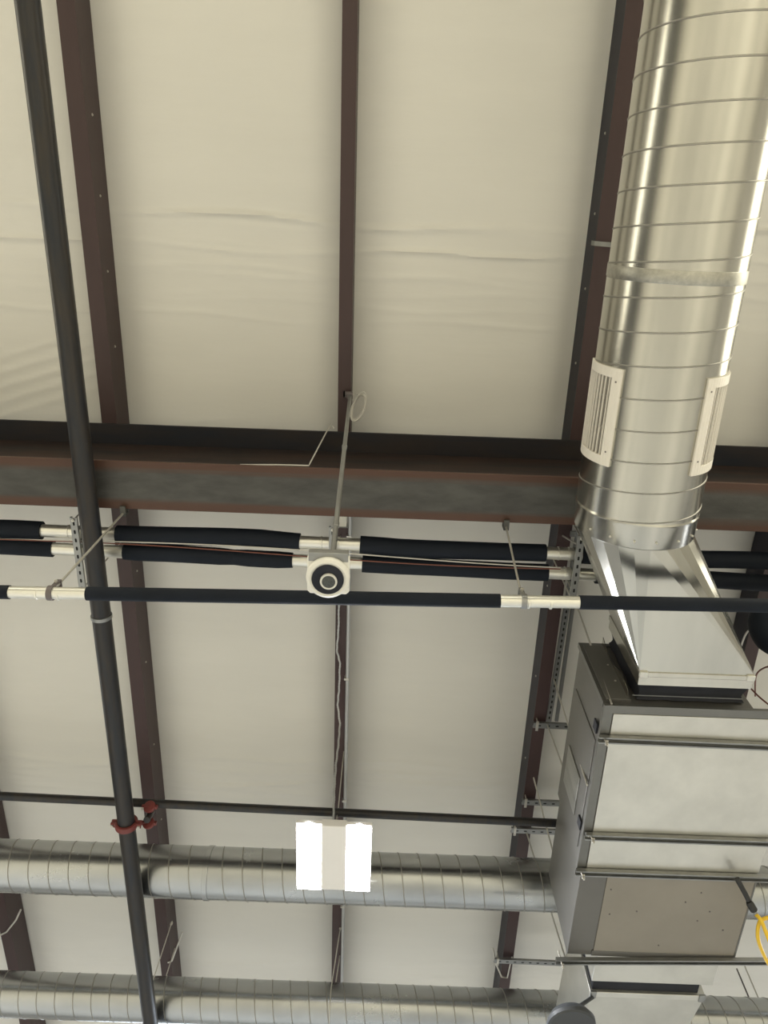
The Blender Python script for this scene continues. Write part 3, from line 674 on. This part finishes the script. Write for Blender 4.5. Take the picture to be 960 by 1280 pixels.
# ------------------------------------------------------------------ lit high-bay lamp
LH = 3.9
k = LH
c0 = at(417, 1073, LH)
t = thing('high_bay_lamp', c0, 'lit high-bay lamp with two glowing white strips', 'lamp')
w1 = (at(462, 1075, LH) - at(370, 1075, LH)).length; l1 = (at(417, 1113, LH) - at(417, 1032, LH)).length
hw, hl = w1 / 2, l1 / 2; sw = hw * .66
MB().box(c0 + Vector((-hw + sw, -hl * .98, -.005)), c0 + Vector((hw - sw, hl * .98, .06))).build('lamp_body', 'lampb', t, bevel=.006)
for s in (-1, 1):
    xa, xb = sorted((s * hw, s * (hw - sw)))
    m = MB(); m.prism([(c0.x + xa, c0.y - hl + .03), (c0.x + xa + .03, c0.y - hl + .012), (c0.x + (xa + xb) / 2, c0.y - hl - .012), (c0.x + xb - .03, c0.y - hl + .012), (c0.x + xb, c0.y - hl + .03), (c0.x + xb, c0.y + hl), (c0.x + xa, c0.y + hl)], 'z', c0.z, c0.z + .012)
    m.build('led_strip', 'emit', t)
    MB().box(c0 + Vector((xa - .004, -hl, .013)), c0 + Vector((xb + .004, hl, .04))).build('heat_sink', 'lampb', t, bevel=.003)
    d_ = bpy.data.lights.new('led_strip_light', 'AREA'); d_.shape = 'RECTANGLE'; d_.size = sw; d_.size_y = 2 * hl; d_.energy = 40; d_.color = (.93, .96, 1)
    o = bpy.data.objects.new('led_strip_light', d_); COL.objects.link(o); o.parent = t; o.location = Vector(((xa + xb) / 2, 0, -.01))
MB().box(c0 + Vector((-.05, -.10, .06)), c0 + Vector((.05, .10, .10))).build('driver_box', 'lampb', t, bevel=.004)
for s in (-1, 1):
    MB().tube([c0 + Vector((0, s * hl * .8, .06)), c0 + Vector((0, 0, .42)), ], .003, 6).build('suspension_wire', 'rod', t)
MB().tube([c0 + Vector((0, 0, .42)), Vector((c0.x, c0.y, EYE + 4.99))], .004, 6).build('suspension_chain', 'rod', t)

# conduit along the thin purlin and armoured cable dropping to the lamp
a = at(430, 700, 4.975); b = at(428, 1180, 4.975)
t = thing('ceiling_conduit', V(a.x, 3, 4.975), 'straight thin conduit fixed along the thin purlin toward the lamp', 'conduit')
MB().tube([V(-.238, 1.8, 4.975), V(-.238, 9, 4.975)], .0145, 12).build('conduit_run', 'emt', t)
for y in (2.2, 3.4, 4.6, 5.8): MB().box(V(-.262, y - .01, 4.958), V(-.226, y + .01, 4.994)).build('conduit_clip', 'rod', t)
m = MB(); pts = []
key = [(424, 745, 4.96), (423, 790, 4.96), (421, 813, 4.95), (425, 828, 4.94), (424, 860, 4.93), (422, 880, 4.92), (425, 905, 4.85), (423, 930, 4.72), (420, 955, 4.58), (418, 985, 4.40), (417, 1015, 4.2), (417, 1040, 4.0)]
kp = [at(*q) for q in key]
for i in range(len(kp) - 1):
    for j in range(18): pts.append(kp[i].lerp(kp[i + 1], j / 18))
for i, p in enumerate(pts): p.x += .0015 * math.sin(i * .6)
rr = [.0065 + .0022 * (i % 2) for i in range(len(pts))]
m.tube(pts, rr, 10); tag(m.build('armoured_cable', 'emt'), 'wavy armoured cable dropping from the purlin to the lit lamp', 'cable')

# ------------------------------------------------------------------ things at the lower and right edges
dcc = at(715, 1284, 3.1)
t = thing('dome_housing', dcc, 'dark grey round housing cut by the bottom edge left of the outlet duct', 'fixture')
MB().lathe(dcc, (0, 0, 1), [(.135, 0), (.145, .008), (.147, .03), (.12, .07), (.06, .10)], 48).build('housing_body', 'dome', t)
MB().tube([dcc + Vector((0.02, 0, .08)), dcc + Vector((.06, .05, .15)), V(1.50, 4.77, 3.47)], .012, 10).build('mounting_arm', 'dome', t)

t = thing('yellow_hose', at(950, 1160, 3.2), 'yellow hose with black connector hanging at the lower right edge', 'hose')
p = [at(*q) for q in ((921, 1098, 3.33), (932, 1118, 3.29), (938, 1130, 3.27))]
MB().tube(p, .015, 14).build('black_lead', 'blackr', t)
q0, q1 = at(936, 1127, 3.27), at(943, 1139, 3.25); m = MB().tube([q0, q0.lerp(q1, .2), q0.lerp(q1, .9), q1], [.016, .022, .022, .014], 16); m.build('connector', 'blackr', t)
MB().tube([at(942, 1137, 3.25), at(946, 1145, 3.24)], .0125, 12).build('connector_tip', 'zinc', t)
def curve_pts(keys, n=8):
    P_ = [at(*k) for k in keys]; out = []
    for i in range(len(P_) - 1):
        a, b, c, d = P_[max(i - 1, 0)], P_[i], P_[i + 1], P_[min(i + 2, len(P_) - 1)]
        for j in range(n):
            u = j / n; out.append(.5 * ((2 * b) + (c - a) * u + (2 * a - 5 * b + 4 * c - d) * u * u + (3 * b - a - 3 * c + d) * u ** 3))
    return out + [P_[-1]]
MB().tube(curve_pts([(945, 1143, 3.24), (952, 1152, 3.2), (960, 1172, 3.15), (972, 1200, 3.1)]), .011, 12).build('hose', 'yellow', t)
MB().tube(curve_pts([(975, 1143, 3.25), (960, 1147, 3.23), (950, 1152, 3.22), (947, 1168, 3.2), (951, 1185, 3.2), (962, 1207, 3.2), (985, 1240, 3.2)]), .011, 12).build('hose', 'yellow', t)

t = thing('flexible_duct', at(965, 790, 3.7), 'black flexible duct bending at the right edge beside the transition', 'duct')
ax = at(940, 795, 3.84); bx = at(1090, 745, 3.88); pts = [ax.lerp(bx, i / 40) for i in range(41)]
rr = [.152 * math.sqrt(max(.02, 1 - (1 - min(1, i / 6)) ** 2)) + .004 * (i % 2) for i in range(41)]
MB().tube(pts, rr, 32).build('duct_sleeve', 'foam', t)
for i, ks in enumerate(([(925, 812, 4.5), (932, 793, 4.4), (942, 784, 4.3), (960, 775, 4.2)], [(944, 870, 4.7), (945, 845, 4.6), (955, 835, 4.5), (970, 832, 4.4)], [(938, 860, 4.6), (950, 872, 4.5), (970, 888, 4.4)])):
    tag(MB().tube(curve_pts(ks), .006, 8).build('loose_wire', 'copper' if i else 'cable'), ['pale curved wire beside the black flexible duct', 'red-brown wire hooking up below the black flexible duct', 'red-brown wire slanting below the black flexible duct'][i], 'wire', 'loose wires by the flexible duct')
